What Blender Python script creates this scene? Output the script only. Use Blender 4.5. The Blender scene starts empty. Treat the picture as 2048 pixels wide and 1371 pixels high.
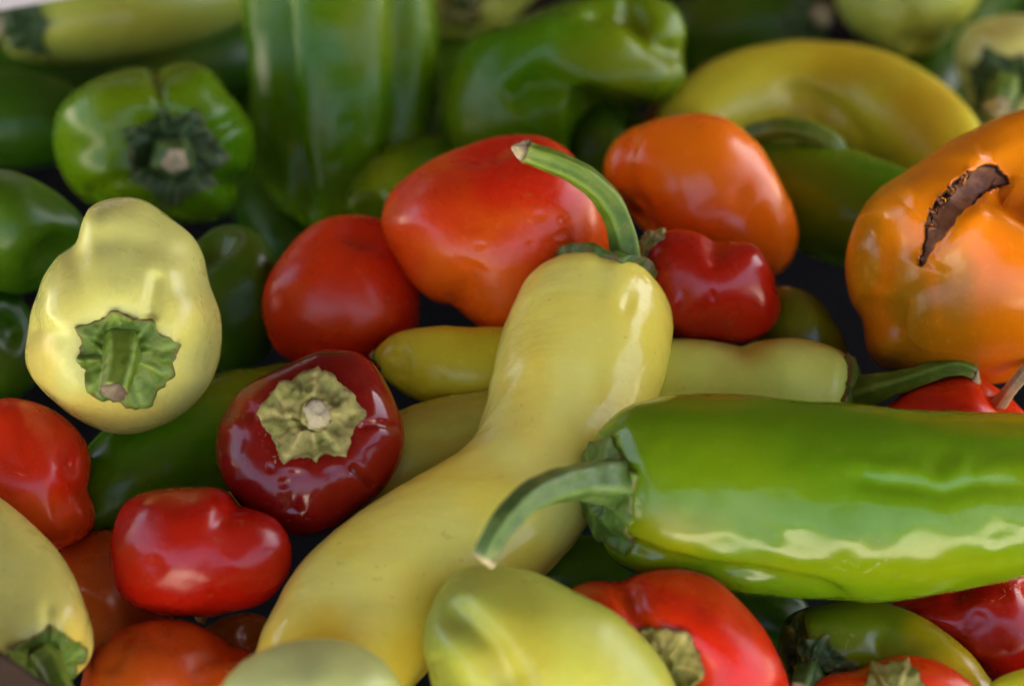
import bpy, math, random
import numpy as np
from mathutils import Vector, Matrix, noise
from mathutils.bvhtree import BVHTree

SC = bpy.context.scene
COL = SC.collection
# ------------------------------------------------------------------ camera
PITCH = math.radians(37.0)      # looking down on the heap
DIST = 0.90                     # metres from lens to the middle of the heap
ZPILE = 0.18                    # height of the heap's mean surface over the bottom of the box
LENS = 100.0
FPX = LENS / 36.0 * 2048.0      # focal length in photo pixels
sp, cp = math.sin(PITCH), math.cos(PITCH)
CAMLOC = np.array([0.0, -DIST * cp, ZPILE + DIST * sp])
RIGHT = np.array([1.0, 0, 0]); UP = np.array([0, sp, cp]); BACK = np.array([0, -cp, sp])
R3 = np.stack([RIGHT, UP, BACK])            # rows: camera axes
cam_d = bpy.data.cameras.new('camera'); cam = bpy.data.objects.new('camera', cam_d); COL.objects.link(cam)
cam.matrix_world = Matrix(((RIGHT[0], UP[0], BACK[0], CAMLOC[0]), (RIGHT[1], UP[1], BACK[1], CAMLOC[1]),
                           (RIGHT[2], UP[2], BACK[2], CAMLOC[2]), (0, 0, 0, 1)))
cam_d.lens = LENS; cam_d.sensor_width = 36.0; cam_d.clip_start = 0.05; cam_d.clip_end = 200.0
cam_d.dof.use_dof = True; cam_d.dof.focus_distance = 0.850; cam_d.dof.aperture_fstop = 5.6
SC.camera = cam
# ------------------------------------------------------------------ light
SUN_EL, SUN_AZ = math.radians(55), math.radians(24)     # azimuth clockwise from +Y: high behind the stall; the awning shades the heap, the pavement some metres in front is in the sun
w = bpy.data.worlds.new('World'); SC.world = w; w.use_nodes = True
nt = w.node_tree; bg = nt.nodes['Background']
sky = nt.nodes.new('ShaderNodeTexSky'); sky.sky_type = 'NISHITA'; sky.sun_disc = False
sky.sun_elevation = SUN_EL; sky.sun_rotation = SUN_AZ
sky.air_density = 0.7; sky.dust_density = 6.0; sky.ozone_density = 0.4
nt.links.new(sky.outputs[0], bg.inputs[0]); bg.inputs[1].default_value = 0.085
sun_d = bpy.data.lights.new('sun', 'SUN'); sun = bpy.data.objects.new('sun', sun_d); COL.objects.link(sun)
sun_d.energy = 5.0; sun_d.angle = math.radians(0.5); sun_d.color = (1.0, 0.93, 0.82)
sdir = Vector((math.sin(SUN_AZ) * math.cos(SUN_EL), math.cos(SUN_AZ) * math.cos(SUN_EL), math.sin(SUN_EL)))
sun.rotation_euler = (-sdir).to_track_quat('-Z', 'Y').to_euler(); sun.location = sdir * 5
SC.view_settings.view_transform = 'Standard'; SC.view_settings.look = 'None'
SC.view_settings.exposure = 3.42; SC.view_settings.gamma = 1.0

# ------------------------------------------------------------------ geometry helpers (camera axes: x right, y up, z to the viewer)
def plane_depth(py):
    # the heap is a mound: its near flank leans to the viewer, its far flank falls away behind the crest
    p = math.radians(24.0 if py < 520 else 55.0)
    return 0.92 * math.sin(p) / (math.sin(p) + math.cos(p) * (py - 520.0) / FPX)
def cpt(px, py, d):
    return np.array([(px - 1024.0) / FPX * d, -(py - 685.5) / FPX * d, -d])
def to_world(V):
    return np.asarray(V) @ R3 + CAMLOC
def unit(v):
    v = np.asarray(v, float); return v / (np.linalg.norm(v) + 1e-12)
def crom(P, n, closed=False):
    """Catmull-Rom through the rows of P, n samples spread evenly over the length of the first three columns"""
    P = np.asarray(P, float); m = len(P)
    if closed: Q = np.concatenate([P[-1:], P, P[:2]]); segs = m
    else: Q = np.concatenate([2 * P[:1] - P[1:2], P, 2 * P[-1:] - P[-2:-1]]); segs = m - 1
    out = []
    for i in range(segs):
        p0, p1, p2, p3 = Q[i], Q[i + 1], Q[i + 2], Q[i + 3]
        t = np.linspace(0, 1, 24, endpoint=False)[:, None]
        out.append(0.5 * (2 * p1 + (p2 - p0) * t + (2 * p0 - 5 * p1 + 4 * p2 - p3) * t ** 2 + (3 * p1 - p0 - 3 * p2 + p3) * t ** 3))
    out = np.concatenate(out + [P[:1] if closed else P[-1:]])
    k = min(3, P.shape[1])
    L = np.concatenate([[0], np.cumsum(np.linalg.norm(np.diff(out[:, :k], axis=0), axis=1))])
    s = np.linspace(0, L[-1], n, endpoint=not closed)
    return np.stack([np.interp(s, L, out[:, j]) for j in range(P.shape[1])], 1), L[-1]
def frames(C, first):
    T = np.gradient(C, axis=0); T /= np.linalg.norm(T, axis=1)[:, None] + 1e-12
    e = unit(first - T[0] * np.dot(first, T[0])); E1 = [e]
    for i in range(1, len(C)):
        e = unit(e - T[i] * np.dot(e, T[i])); E1.append(e)
    E1 = np.array(E1); return T, E1, np.cross(T, E1)
def gauss(x): return np.exp(-x * x)
def smooth(x): x = np.clip(x, 0, 1); return x * x * (3 - 2 * x)
def noise_at(V, scale, seed):
    o = Vector((seed * 3.17, seed * 1.31, -seed * 2.7))
    return np.array([noise.noise(Vector(v) * scale + o) for v in V])
def grid_mesh(nr, nc, closed_u=True):
    """quads of nr rings with nc points; first and last ring are single poles appended as fans"""
    F = []
    for i in range(nr - 1):
        a = i * nc; b = a + nc
        for j in range(nc):
            k = (j + 1) % nc
            F.append((a + j, a + k, b + k, b + j))
    return F
def mesh_obj(name, V, F, mat, parent, origin, attrs=None, smooth_shade=True):
    me = bpy.data.meshes.new(name)
    me.from_pydata((to_world(V) - origin).tolist(), [], F)
    if smooth_shade: me.polygons.foreach_set('use_smooth', np.ones(len(F), bool))
    for k, a in (attrs or {}).items():
        at = me.attributes.new(k, 'FLOAT', 'POINT'); at.data.foreach_set('value', np.asarray(a, np.float32))
    me.materials.append(mat); me.update()
    o = bpy.data.objects.new(name, me); COL.objects.link(o); o.parent = parent
    return o
def pix(V):
    d = -V[:, 2]
    return np.stack([V[:, 0] / d * FPX + 1024.0, -V[:, 1] / d * FPX + 685.5], 1)
def seg_dist(P, line):
    """least distance of image points P to a polyline, and how far along it that is (0..1)"""
    best = np.full(len(P), 1e9); par = np.zeros(len(P)); n = len(line) - 1
    for i in range(n):
        a = np.array(line[i][:2], float); b = np.array(line[i + 1][:2], float); ab = b - a
        t = np.clip(((P - a) @ ab) / (ab @ ab + 1e-9), 0, 1)
        d = np.linalg.norm(P - a - t[:, None] * ab, axis=1)
        m = d < best; best[m] = d[m]; par[m] = (i + t[m]) / n
    return best, par
def vnormals(V, F):
    N = np.zeros_like(V); F = np.asarray([f for f in F if len(f) == 4])
    n = np.cross(V[F[:, 2]] - V[F[:, 0]], V[F[:, 3]] - V[F[:, 1]])
    for k in range(4): np.add.at(N, F[:, k], n)
    return N / (np.linalg.norm(N, axis=1)[:, None] + 1e-12)
def carve(V, F, dents, d0, grooves=()):
    """dents: (px,py,radius,depth); grooves: (polyline, width, depth); in photo pixels, on the side that faces the lens"""
    px = FPX / d0
    for it in list(dents) + list(grooves):
        N = vnormals(V, F); P = pix(V)
        if len(it) == 4:
            x, y, r, dep = it; g = gauss(np.linalg.norm(P - np.array([x, y]), axis=1) / r)
        else:
            line, r, dep = it; dist, par = seg_dist(P, line)
            g = gauss(dist / r) * smooth(np.minimum(par, 1 - par) * 5 + 0.25)
        face = smooth(N[:, 2] * 2.5 + 0.45)
        V = V - N * (g * face * dep / px)[:, None]
    return V

# ------------------------------------------------------------------ materials
def node(nt, t, **kw):
    n = nt.nodes.new(t)
    for k, v in kw.items(): setattr(n, k, v)
    return n
def new_mat(name):
    m = bpy.data.materials.new(name); m.use_nodes = True; m.node_tree.nodes.clear()
    t = m.node_tree; out = node(t, 'ShaderNodeOutputMaterial'); b = node(t, 'ShaderNodeBsdfPrincipled')
    t.links.new(b.outputs[0], out.inputs[0]); return m, t, b
def math_n(t, op, a, b=None, c=None):
    n = node(t, 'ShaderNodeMath', operation=op)
    for i, v in enumerate((a, b, c)):
        if v is None: continue
        if isinstance(v, (int, float)): n.inputs[i].default_value = v
        else: t.links.new(v, n.inputs[i])
    return n.outputs[0]
def mix_c(t, f, a, b, blend='MIX'):
    n = node(t, 'ShaderNodeMix', data_type='RGBA', blend_type=blend)
    for i, v in ((0, f), (6, a), (7, b)):
        if isinstance(v, (int, float)): n.inputs[i].default_value = v
        elif isinstance(v, tuple): n.inputs[i].default_value = v + (1,) if len(v) == 3 else v
        else: t.links.new(v, n.inputs[i])
    return n.outputs[2]
def noise_n(t, vec, scale, detail=3, rough=0.5, dist=0.0):
    n = node(t, 'ShaderNodeTexNoise'); n.inputs['Scale'].default_value = scale; n.inputs['Detail'].default_value = detail
    n.inputs['Roughness'].default_value = rough; n.inputs['Distortion'].default_value = dist
    t.links.new(vec, n.inputs['Vector']); return n.outputs[0]
def ramp_n(t, f, lo, hi):
    n = node(t, 'ShaderNodeMapRange', interpolation_type='SMOOTHSTEP'); t.links.new(f, n.inputs[0])
    n.inputs[1].default_value = lo; n.inputs[2].default_value = hi; return n.outputs[0]
def obj_vec(t):
    tc = node(t, 'ShaderNodeTexCoord'); oi = node(t, 'ShaderNodeObjectInfo')
    m = math_n(t, 'MULTIPLY', oi.outputs['Random'], 37.0)
    cx = node(t, 'ShaderNodeCombineXYZ')
    for i in range(3): t.links.new(m, cx.inputs[i])
    a = node(t, 'ShaderNodeVectorMath', operation='ADD'); t.links.new(tc.outputs['Object'], a.inputs[0]); t.links.new(cx.outputs[0], a.inputs[1])
    return a.outputs[0]
def attr_n(t, name):
    a = node(t, 'ShaderNodeAttribute', attribute_name=name); return a.outputs['Fac']
def skin_mat(name, c1, c2, patch=(0.3, 0.2, 0.02), rough=0.24, scars=1.0, sss=0.12, nscale=20.0, bump=0.12, ripple=0.0, ior=1.45):
    m, t, b = new_mat(name); v = obj_vec(t)
    big = ramp_n(t, noise_n(t, v, nscale, 3), 0.34, 0.66)
    c = mix_c(t, big, c1, c2)
    c = mix_c(t, attr_n(t, 'patch'), c, patch)
    fine = noise_n(t, v, 420, 3, 0.6)                                   # pale flecks in the skin
    c = mix_c(t, math_n(t, 'MULTIPLY', ramp_n(t, fine, 0.5, 0.8), 0.22), c, tuple(min(1, x * 1.5 + 0.02) for x in c1))
    # dry corky scratches
    sc = noise_n(t, v, 75, 2, 0.5, 1.2)
    line = math_n(t, 'LESS_THAN', math_n(t, 'ABSOLUTE', math_n(t, 'SUBTRACT', sc, 0.5)), 0.008)
    where = ramp_n(t, noise_n(t, v, 34, 2), 0.62, 0.70)
    grit = ramp_n(t, noise_n(t, v, 600, 2), 0.45, 0.6)
    sf = math_n(t, 'MULTIPLY', math_n(t, 'MULTIPLY', line, where), math_n(t, 'MULTIPLY', grit, 0.40 * scars))
    c = mix_c(t, sf, c, (0.55, 0.42, 0.22))
    dust = math_n(t, 'MULTIPLY', ramp_n(t, noise_n(t, v, 950, 2, 0.6), 0.60, 0.70), ramp_n(t, noise_n(t, v, 48, 3, 0.6), 0.48, 0.68))
    c = mix_c(t, math_n(t, 'MULTIPLY', dust, 0.10 * min(1.2, scars)), c, (0.55, 0.48, 0.38))
    blem = math_n(t, 'MULTIPLY', ramp_n(t, noise_n(t, v, 210, 3, 0.6), 0.64, 0.74), ramp_n(t, noise_n(t, v, 26, 2), 0.42, 0.62))
    c = mix_c(t, math_n(t, 'MULTIPLY', blem, 0.32), c, (0.16, 0.11, 0.025))          # brownish specks
    bf = attr_n(t, 'bark')                                             # dried brown tissue
    barkc = mix_c(t, ramp_n(t, noise_n(t, v, 160, 4, 0.6), 0.3, 0.7), (0.16, 0.055, 0.02), (0.36, 0.15, 0.06))
    barkc = mix_c(t, ramp_n(t, bf, 0.36, 0.6), (0.018, 0.006, 0.003), barkc)
    bf = ramp_n(t, bf, 0.20, 0.30)
    c = mix_c(t, bf, c, barkc)
    t.links.new(c, b.inputs['Base Color'])
    r = math_n(t, 'ADD', math_n(t, 'MULTIPLY', ramp_n(t, noise_n(t, v, 90, 3), 0.3, 0.7), 0.10), rough - 0.03)
    r = math_n(t, 'ADD', r, math_n(t, 'MULTIPLY', math_n(t, 'ADD', sf, bf), 0.45))
    t.links.new(r, b.inputs['Roughness'])
    b.inputs['Subsurface Weight'].default_value = sss
    b.inputs['Subsurface Radius'].default_value = tuple(0.2 + 0.8 * x / max(c1) for x in c1)
    b.inputs['Subsurface Scale'].default_value = 0.004
    b.inputs['IOR'].default_value = ior
    h = math_n(t, 'ADD', math_n(t, 'MULTIPLY', noise_n(t, v, 110, 3, 0.5), 0.5), math_n(t, 'MULTIPLY', noise_n(t, v, 500, 2), 0.06))
    # small pits
    vo = node(t, 'ShaderNodeTexVoronoi'); vo.inputs['Scale'].default_value = 150; t.links.new(v, vo.inputs['Vector'])
    pit = math_n(t, 'MULTIPLY', math_n(t, 'SUBTRACT', 1.0, ramp_n(t, vo.outputs['Distance'], 0.05, 0.22)), ramp_n(t, noise_n(t, v, 40, 1), 0.60, 0.68))
    h = math_n(t, 'SUBTRACT', h, math_n(t, 'MULTIPLY', pit, 0.35))
    h = math_n(t, 'SUBTRACT', h, math_n(t, 'MULTIPLY', math_n(t, 'MULTIPLY', bf, noise_n(t, v, 220, 4, 0.7)), 1.5))
    h = math_n(t, 'ADD', h, math_n(t, 'MULTIPLY', sf, 0.4))
    if ripple:
        mp = node(t, 'ShaderNodeMapping'); t.links.new(v, mp.inputs[0]); mp.inputs['Rotation'].default_value = (0.3, 0.2, 0.6); mp.inputs['Scale'].default_value = (30, 160, 160)
        h = math_n(t, 'ADD', h, math_n(t, 'MULTIPLY', noise_n(t, mp.outputs[0], 1.0, 2), ripple))
    bp = node(t, 'ShaderNodeBump'); bp.inputs['Strength'].default_value = bump * 4; bp.inputs['Distance'].default_value = 0.0006
    t.links.new(h, bp.inputs['Height']); t.links.new(bp.outputs[0], b.inputs['Normal'])
    return m
def leaf_mat(name, c1, c2, rim, rough=0.5):
    """stems and calyxes: mottled, ribbed, with dry rims"""
    m, t, b = new_mat(name); v = obj_vec(t)
    c = mix_c(t, ramp_n(t, noise_n(t, v, 130, 4, 0.6), 0.35, 0.65), c1, c2)
    rb = attr_n(t, 'rib')
    c = mix_c(t, math_n(t, 'MULTIPLY', rb, 0.5), c, tuple(min(1, x * 1.8 + 0.015) for x in c2))
    speck = ramp_n(t, noise_n(t, v, 700, 3, 0.65), 0.56, 0.70)
    c = mix_c(t, math_n(t, 'MULTIPLY', speck, 0.45), c, rim)
    ed = math_n(t, 'MULTIPLY', attr_n(t, 'edge'), ramp_n(t, noise_n(t, v, 260, 3), 0.38, 0.58))
    c = mix_c(t, ed, c, rim)
    t.links.new(c, b.inputs['Base Color']); b.inputs['Roughness'].default_value = rough
    b.inputs['Subsurface Weight'].default_value = 0.08; b.inputs['Subsurface Scale'].default_value = 0.002; b.inputs['Specular IOR Level'].default_value = 0.3
    h = math_n(t, 'ADD', math_n(t, 'MULTIPLY', noise_n(t, v, 330, 4, 0.6), 0.8), math_n(t, 'MULTIPLY', noise_n(t, v, 1200, 2), 0.25))
    bp = node(t, 'ShaderNodeBump'); bp.inputs['Strength'].default_value = 0.55; bp.inputs['Distance'].default_value = 0.0007
    t.links.new(h, bp.inputs['Height']); t.links.new(bp.outputs[0], b.inputs['Normal'])
    return m
def plain_mat(name, c1, c2, scale=60, rough=0.8, stretch=(1, 1, 1), bump=0.3):
    m, t, b = new_mat(name); v = obj_vec(t)
    mp = node(t, 'ShaderNodeMapping'); t.links.new(v, mp.inputs[0]); mp.inputs['Scale'].default_value = stretch
    f = noise_n(t, mp.outputs[0], scale, 5, 0.6)
    t.links.new(mix_c(t, ramp_n(t, f, 0.3, 0.7), c1, c2), b.inputs['Base Color']); b.inputs['Roughness'].default_value = rough; b.inputs['Specular IOR Level'].default_value = 0.2
    bp = node(t, 'ShaderNodeBump'); bp.inputs['Strength'].default_value = bump; bp.inputs['Distance'].default_value = 0.001
    t.links.new(f, bp.inputs['Height']); t.links.new(bp.outputs[0], b.inputs['Normal'])
    return m

M = dict(
    yellow=skin_mat('pale_yellow_skin', (0.87, 0.74, 0.095), (0.84, 0.81, 0.185), patch=(0.85, 0.58, 0.02), rough=0.18, ripple=0.8, sss=0.12, bump=0.17),
    cream=skin_mat('cream_green_skin', (0.64, 0.58, 0.12), (0.58, 0.58, 0.15), patch=(0.66, 0.42, 0.05), rough=0.28, sss=0.14),
    lime=skin_mat('yellow_green_skin', (0.47, 0.48, 0.06), (0.41, 0.48, 0.065), patch=(0.42, 0.34, 0.02), rough=0.30, sss=0.12),
    palegreen=skin_mat('pale_green_skin', (0.70, 0.78, 0.15), (0.62, 0.78, 0.14), patch=(0.6, 0.54, 0.06), rough=0.32, sss=0.12),
    golden=skin_mat('golden_skin', (0.66, 0.56, 0.018), (0.60, 0.58, 0.03), patch=(0.64, 0.40, 0.01), rough=0.3, sss=0.12),
    green=skin_mat('bright_green_skin', (0.085, 0.19, 0.002), (0.115, 0.21, 0.002), patch=(0.24, 0.24, 0.003), rough=0.15, scars=0.8, ripple=0.3, sss=0.05, bump=0.15),
    midgreen=skin_mat('mid_green_skin', (0.066, 0.19, 0.001), (0.125, 0.225, 0.001), patch=(0.19, 0.25, 0.003), rough=0.24, scars=0.6, sss=0.04, ior=1.36),
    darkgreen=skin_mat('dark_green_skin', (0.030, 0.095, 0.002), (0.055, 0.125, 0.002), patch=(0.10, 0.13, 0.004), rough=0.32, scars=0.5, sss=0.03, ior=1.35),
    olive=skin_mat('olive_green_skin', (0.11, 0.17, 0.003), (0.17, 0.20, 0.003), patch=(0.52, 0.34, 0.004), rough=0.2, sss=0.05),
    scarlet=skin_mat('scarlet_skin', (0.60, 0.016, 0.001), (0.68, 0.04, 0.001), patch=(0.74, 0.13, 0.003), rough=0.28, sss=0.10),
    red=skin_mat('deep_red_skin', (0.38, 0.006, 0.001), (0.44, 0.010, 0.001), patch=(0.28, 0.004, 0.002), rough=0.22, scars=1.1, sss=0.06),
    maroon=skin_mat('maroon_skin', (0.15, 0.003, 0.002), (0.20, 0.005, 0.002), patch=(0.33, 0.03, 0.005), rough=0.15, scars=1.3, sss=0.04),
    orange=skin_mat('orange_skin', (0.96, 0.16, 0.002), (0.96, 0.22, 0.002), patch=(0.88, 0.10, 0.003), rough=0.22, sss=0.10),
    blush=skin_mat('red_orange_skin', (0.76, 0.085, 0.002), (0.78, 0.125, 0.002), patch=(0.66, 0.018, 0.002), rough=0.27, sss=0.10),
    amber=skin_mat('amber_skin', (0.74, 0.235, 0.002), (0.76, 0.18, 0.002), patch=(0.20, 0.13, 0.002), rough=0.20, scars=0.5, sss=0.08),
    ember=skin_mat('ember_skin', (0.50, 0.055, 0.003), (0.52, 0.085, 0.003), patch=(0.56, 0.13, 0.004), rough=0.28, sss=0.08),
    ash=skin_mat('ashen_green_skin', (0.44, 0.48, 0.16), (0.40, 0.47, 0.13), patch=(0.5, 0.5, 0.1), rough=0.34, sss=0.10),
    rust=skin_mat('rust_orange_skin', (0.38, 0.085, 0.006), (0.42, 0.07, 0.006), patch=(0.5, 0.12, 0.01), rough=0.26, sss=0.08),
    stem=leaf_mat('fresh_stem', (0.07, 0.14, 0.006), (0.13, 0.20, 0.016), (0.26, 0.25, 0.07), 0.42),
    bluestem=leaf_mat('dull_green_stem', (0.045, 0.095, 0.018), (0.085, 0.145, 0.032), (0.22, 0.24, 0.09), 0.36),
    cap=leaf_mat('thin_green_cap', (0.055, 0.12, 0.010), (0.10, 0.17, 0.02), (0.15, 0.11, 0.03), 0.4),
    calyx=leaf_mat('green_calyx', (0.085, 0.16, 0.012), (0.16, 0.235, 0.035), (0.17, 0.10, 0.03), 0.45),
    darkcalyx=leaf_mat('dark_green_calyx', (0.022, 0.055, 0.010), (0.055, 0.10, 0.024), (0.15, 0.13, 0.05), 0.45),
    drycalyx=leaf_mat('yellowed_calyx', (0.22, 0.22, 0.045), (0.34, 0.29, 0.085), (0.13, 0.085, 0.03), 0.65),
    darkcut=leaf_mat('browned_cut_stem', (0.10, 0.07, 0.045), (0.26, 0.21, 0.13), (0.04, 0.02, 0.015), 0.85),
    cork=leaf_mat('dry_cut_stem', (0.36, 0.29, 0.15), (0.50, 0.43, 0.25), (0.10, 0.065, 0.035), 0.85),
)

# ------------------------------------------------------------------ builders
H = {'front_pale': 62.0, 'front_lime': 37.5, 'scarlet_low': 24.1, 'green_front': 43.8, 'yellow_main': 24.3, 'cherry_low': 28.4, 'cherry_star': 31.6, 'pale_left': 31.5, 'red_corner': 16.1, 'yellow_corner': 18.3, 'olive_low': 2.1, 'red_right': -11.5, 'pale_corner': 51.2, 'red_left': 10.9, 'orange_low': 10.0, 'rust_low': -19.3, 'cherry_bean': 18.0, 'lime_mid': 4.2, 'gold_under': 5.9, 'gold_mid': 9.5, 'red_under': 1.6, 'amber_big': 32.4, 'scarlet_big': 27.4, 'scarlet_mid': -7.1, 'orange_mid': 22.0, 'green_ball': -10.0, 'green_hook': -4.0, 'green_bell': 16.0, 'shade_bell_side': -10.0, 'green_arch': 50.0, 'green_stub': -24.4, 'green_tall': 26.7, 'green_shade': -19.8, 'golden_arch': 5.9, 'brown_back': -6.9, 'green_top': 4.0, 'pale_top': 55.6, 'pale_top_corner': 8.0, 'pale_top_left': 71.9, 'pale_top_mid': 31.6, 'shade_left_upper': 18.1, 'shade_left_lower': -30.1, 'shade_mid': -19.8, 'green_long': -15.0, 'lime_bit': -35.2, 'shade_top_left': -13.6, 'shade_top_right': -49.6, 'shade_gap_bell': -103.8, 'shade_gap_arch': -59.6, 'shade_low_rust': -40.0, 'shade_low_green': -40.0}   #HTABLE
TINT = {}
ORDER = []
RES = (88, 112)
def attach_common(key, name, label, cat, group, d0, center):
    origin = to_world(center)
    root = bpy.data.objects.new(name, None); COL.objects.link(root); root.location = Vector(origin)
    root.empty_display_size = 0.01
    root['label'] = label; root['category'] = cat; root['group'] = group
    ORDER.append((key, root.name))
    return root, origin
def finish_body(V, F, d0, a, mat, root, origin):
    V = carve(V, F, a.get('dents', ()), d0, a.get('grooves', ()))
    P = pix(V); N = vnormals(V, F)
    patch = np.zeros(len(V))
    for (x, y, rx, ry, wgt) in a.get('patches', ()):
        wob = 0.25 * np.sin(P[:, 0] / 23.0 + y) + 0.25 * np.sin(P[:, 1] / 17.0 + x)
        patch = np.maximum(patch, wgt * smooth(1.4 - np.sqrt(((P[:, 0] - x) / rx) ** 2 + ((P[:, 1] - y) / ry) ** 2) + 0.3 * wob) * (N[:, 2] > -0.3))
    attrs = {'patch': patch}
    if 'bark' in a:
        bark = np.zeros(len(V))
        for line, wid in a['bark']:
            dist, par = seg_dist(P, line)
            wd = np.interp(par, np.linspace(0, 1, len(wid)), wid)
            bark = np.maximum(bark, np.clip((wd - dist + 2.0 * np.sin(par * 23 + 1) + 1.5 * np.sin(par * 61)) / wd.clip(4) + 0.25, 0, 1) * (N[:, 2] > -0.2))
        attrs['bark'] = bark
        V = V - N * (smooth((bark - 0.18) / 0.22) * (15.0 + 5.0 * noise_at(V - V.mean(0), 260.0, 3.0)) * d0 / FPX)[:, None]
    body = mesh_obj('body', V, F, mat, root, origin, attrs)
    return V, body
def poles(V, F, nr, nc):
    """close the first and last ring with a centre point each"""
    a, b = V[:nc].mean(0), V[(nr - 1) * nc:nr * nc].mean(0)
    V = np.concatenate([V, [a, b]]); n = len(V)
    for j in range(nc):
        k = (j + 1) % nc
        F.append((n - 2, k, j)); F.append((n - 1, (nr - 1) * nc + j, (nr - 1) * nc + k))
    return V, F
def lobing(th, n, phase, lob, groove, wid):
    m = 1 + lob * np.cos(n * (th - phase))
    for k in range(n):
        d = (th - phase - math.pi / n - 2 * math.pi * k / n + math.pi) % (2 * math.pi) - math.pi
        m = m - groove * gauss(d / wid)
    return m
def build(key, name, mat, label, group, **a):
    """One pepper. kind 'sweep': a body along a bent spine of (px,py,radius px,extra depth mm); kind 'blob': a lobed
    body about an axis, fitted to an outline. Then calyx and stem."""
    random.seed(key); seed = random.random() * 50
    mat = M[mat]; nr, nc = a.get('res', RES)
    h = (H.get(key, a.get('h', 0.0))) / 1000.0
    n, phase = a.get('lobes', 3), math.radians(a.get('phase', 20))
    th = np.linspace(0, 2 * math.pi, nc, endpoint=False)
    if 'spine' in a:
        S = a['spine']; fol = a.get('follow', 1.0)
        py0 = sum(s[1] for s in S) / len(S)
        rows = []
        for s in S:
            d = plane_depth(py0 + (s[1] - py0) * fol) - h + (s[3] / 1000.0 if len(s) > 3 else 0)
            rows.append(list(cpt(s[0], s[1], d)) + [s[2] * d / FPX])
        C, L = crom(rows, 160); s_of = np.linspace(0, L, 160)
        ker = gauss(np.arange(-12, 13) / 6.0); ker /= ker.sum()
        Cp = np.concatenate([2 * C[:1] - C[12:0:-1], C, 2 * C[-1:] - C[-2:-14:-1]])
        C = np.stack([np.convolve(Cp[:, k], ker, 'valid') for k in range(4)], 1)
        d0 = -C[:, 2].mean()
        T, E1, E2 = frames(C[:, :3], np.array([0, 0, 1.0]))
        R0, R1 = C[0, 3], C[-1, 3]
        c0, c1 = a.get('cap0', 0.6) * C[12, 3], a.get('cap1', 0.9) * C[-12, 3]
        n0, n1 = nr // 4, nr // 4
        aa = np.linspace(0.03, math.pi / 2, n0); bb = np.linspace(math.pi / 2, math.pi - 0.03, n1)
        s = np.concatenate([c0 * (1 - np.cos(aa)), np.linspace(c0, L - c1, nr - n0 - n1 + 2)[1:-1], L - c1 + c1 * (-np.cos(bb))])
        f = np.concatenate([(1 - np.cos(aa) ** 3) ** (0.5 * a.get('e0', 0.8)), np.ones(nr - n0 - n1), (1 - np.abs(np.cos(bb)) ** 3) ** (0.5 * a.get('e1', 0.9))])
        u = s / L
        dim = a.get('dimple', 0.25) * c0
        s_d = s + np.where(s < c0, dim * gauss(f / 0.42), 0)
        dim1 = a.get('dimple1', 0.0) * c1
        s_d = s_d - np.where(s > L - c1, dim1 * gauss(f / 0.4), 0)
        pick = lambda X: np.stack([np.interp(s_d, s_of, X[:, k]) for k in range(X.shape[1])], 1)
        cc, rr, t1, e1, e2 = pick(C[:, :3]), np.interp(s, s_of, C[:, 3]), pick(T), pick(E1), pick(E2)
        grow = a.get('lobe_mid', 0.35) + (1 - a.get('lobe_mid', 0.35)) * np.maximum(gauss(u / 0.22), 0.7 * gauss((1 - u) / 0.2))
        tw = a.get('twist', 0.0)
        V = np.zeros((len(s), nc, 3))
        for i in range(len(s)):
            lm = 1 + (lobing(th + tw * u[i], n, phase, a.get('lob', 0.03), a.get('groove', 0.06), a.get('gw', 0.28)) - 1) * grow[i]
            for (ang, amp, wd, u0, u1) in a.get('bulges', ()):
                dth = (th - math.radians(ang) + math.pi) % (2 * math.pi) - math.pi
                lm = lm + amp * gauss(dth / math.radians(wd)) * smooth((u[i] - u0) / 0.08 + 0.5) * smooth((u1 - u[i]) / 0.08 + 0.5)
            r = rr[i] * f[i] * lm
            V[i] = cc[i] + np.outer(r * np.cos(th), e1[i]) + np.outer(r * np.sin(th), e2[i])
        V = V.reshape(-1, 3); center = C[len(C) // 2, :3]; meanr = C[:, 3].mean()
        nr = len(s); ax0 = -T[3]; top = cc[0]
    else:
        O = np.array(a['outline'], float); ce = O.mean(0) if 'at' not in a else np.array(a['at'], float)
        d0 = plane_depth(ce[1]) - h; center = cpt(ce[0], ce[1], d0); px = d0 / FPX
        ax = unit(a.get('axis', (0, 0.3, 1))); ref = np.array([0, 1.0, 0]) if abs(ax[1]) < 0.8 else np.array([1.0, 0, 0])
        e1 = unit(np.cross(ref, ax)); e2 = np.cross(ax, e1)
        al = np.linspace(0.03, math.pi - 0.03, nr)
        rho = np.sin(al) ** a.get('e', 0.75); z = np.cos(al) * a.get('asp', 0.85)
        sh = a.get('taper', 0.0); rho = rho * (1 + sh * np.cos(al))
        z = z - a.get('dimple', 0.28) * gauss(rho / 0.36) * (al < math.pi / 2) + a.get('dimple1', 0.12) * gauss(rho / 0.3) * (al > math.pi / 2)
        V = np.zeros((nr, nc, 3))
        for i in range(nr):
            lm = 1 + (lobing(th, n, phase, a.get('lob', 0.04), a.get('groove', 0.07), a.get('gw', 0.25)) - 1) * (0.35 + 0.65 * abs(math.cos(al[i])) ** 0.7)
            r = rho[i] * lm; V[i] = np.outer(r * np.cos(th), e1) + np.outer(r * np.sin(th), e2) + ax * z[i]
        V = V.reshape(-1, 3)
        V += np.outer(noise_at(V, 1.6, seed), [0, 0, 0]) + V * (0.05 * noise_at(V, 1.3, seed))[:, None]
        # fit the silhouette seen along the view axis to the outline
        Oc, _ = crom(np.concatenate([O, np.zeros((len(O), 1))], 1), 400, True)
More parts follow.
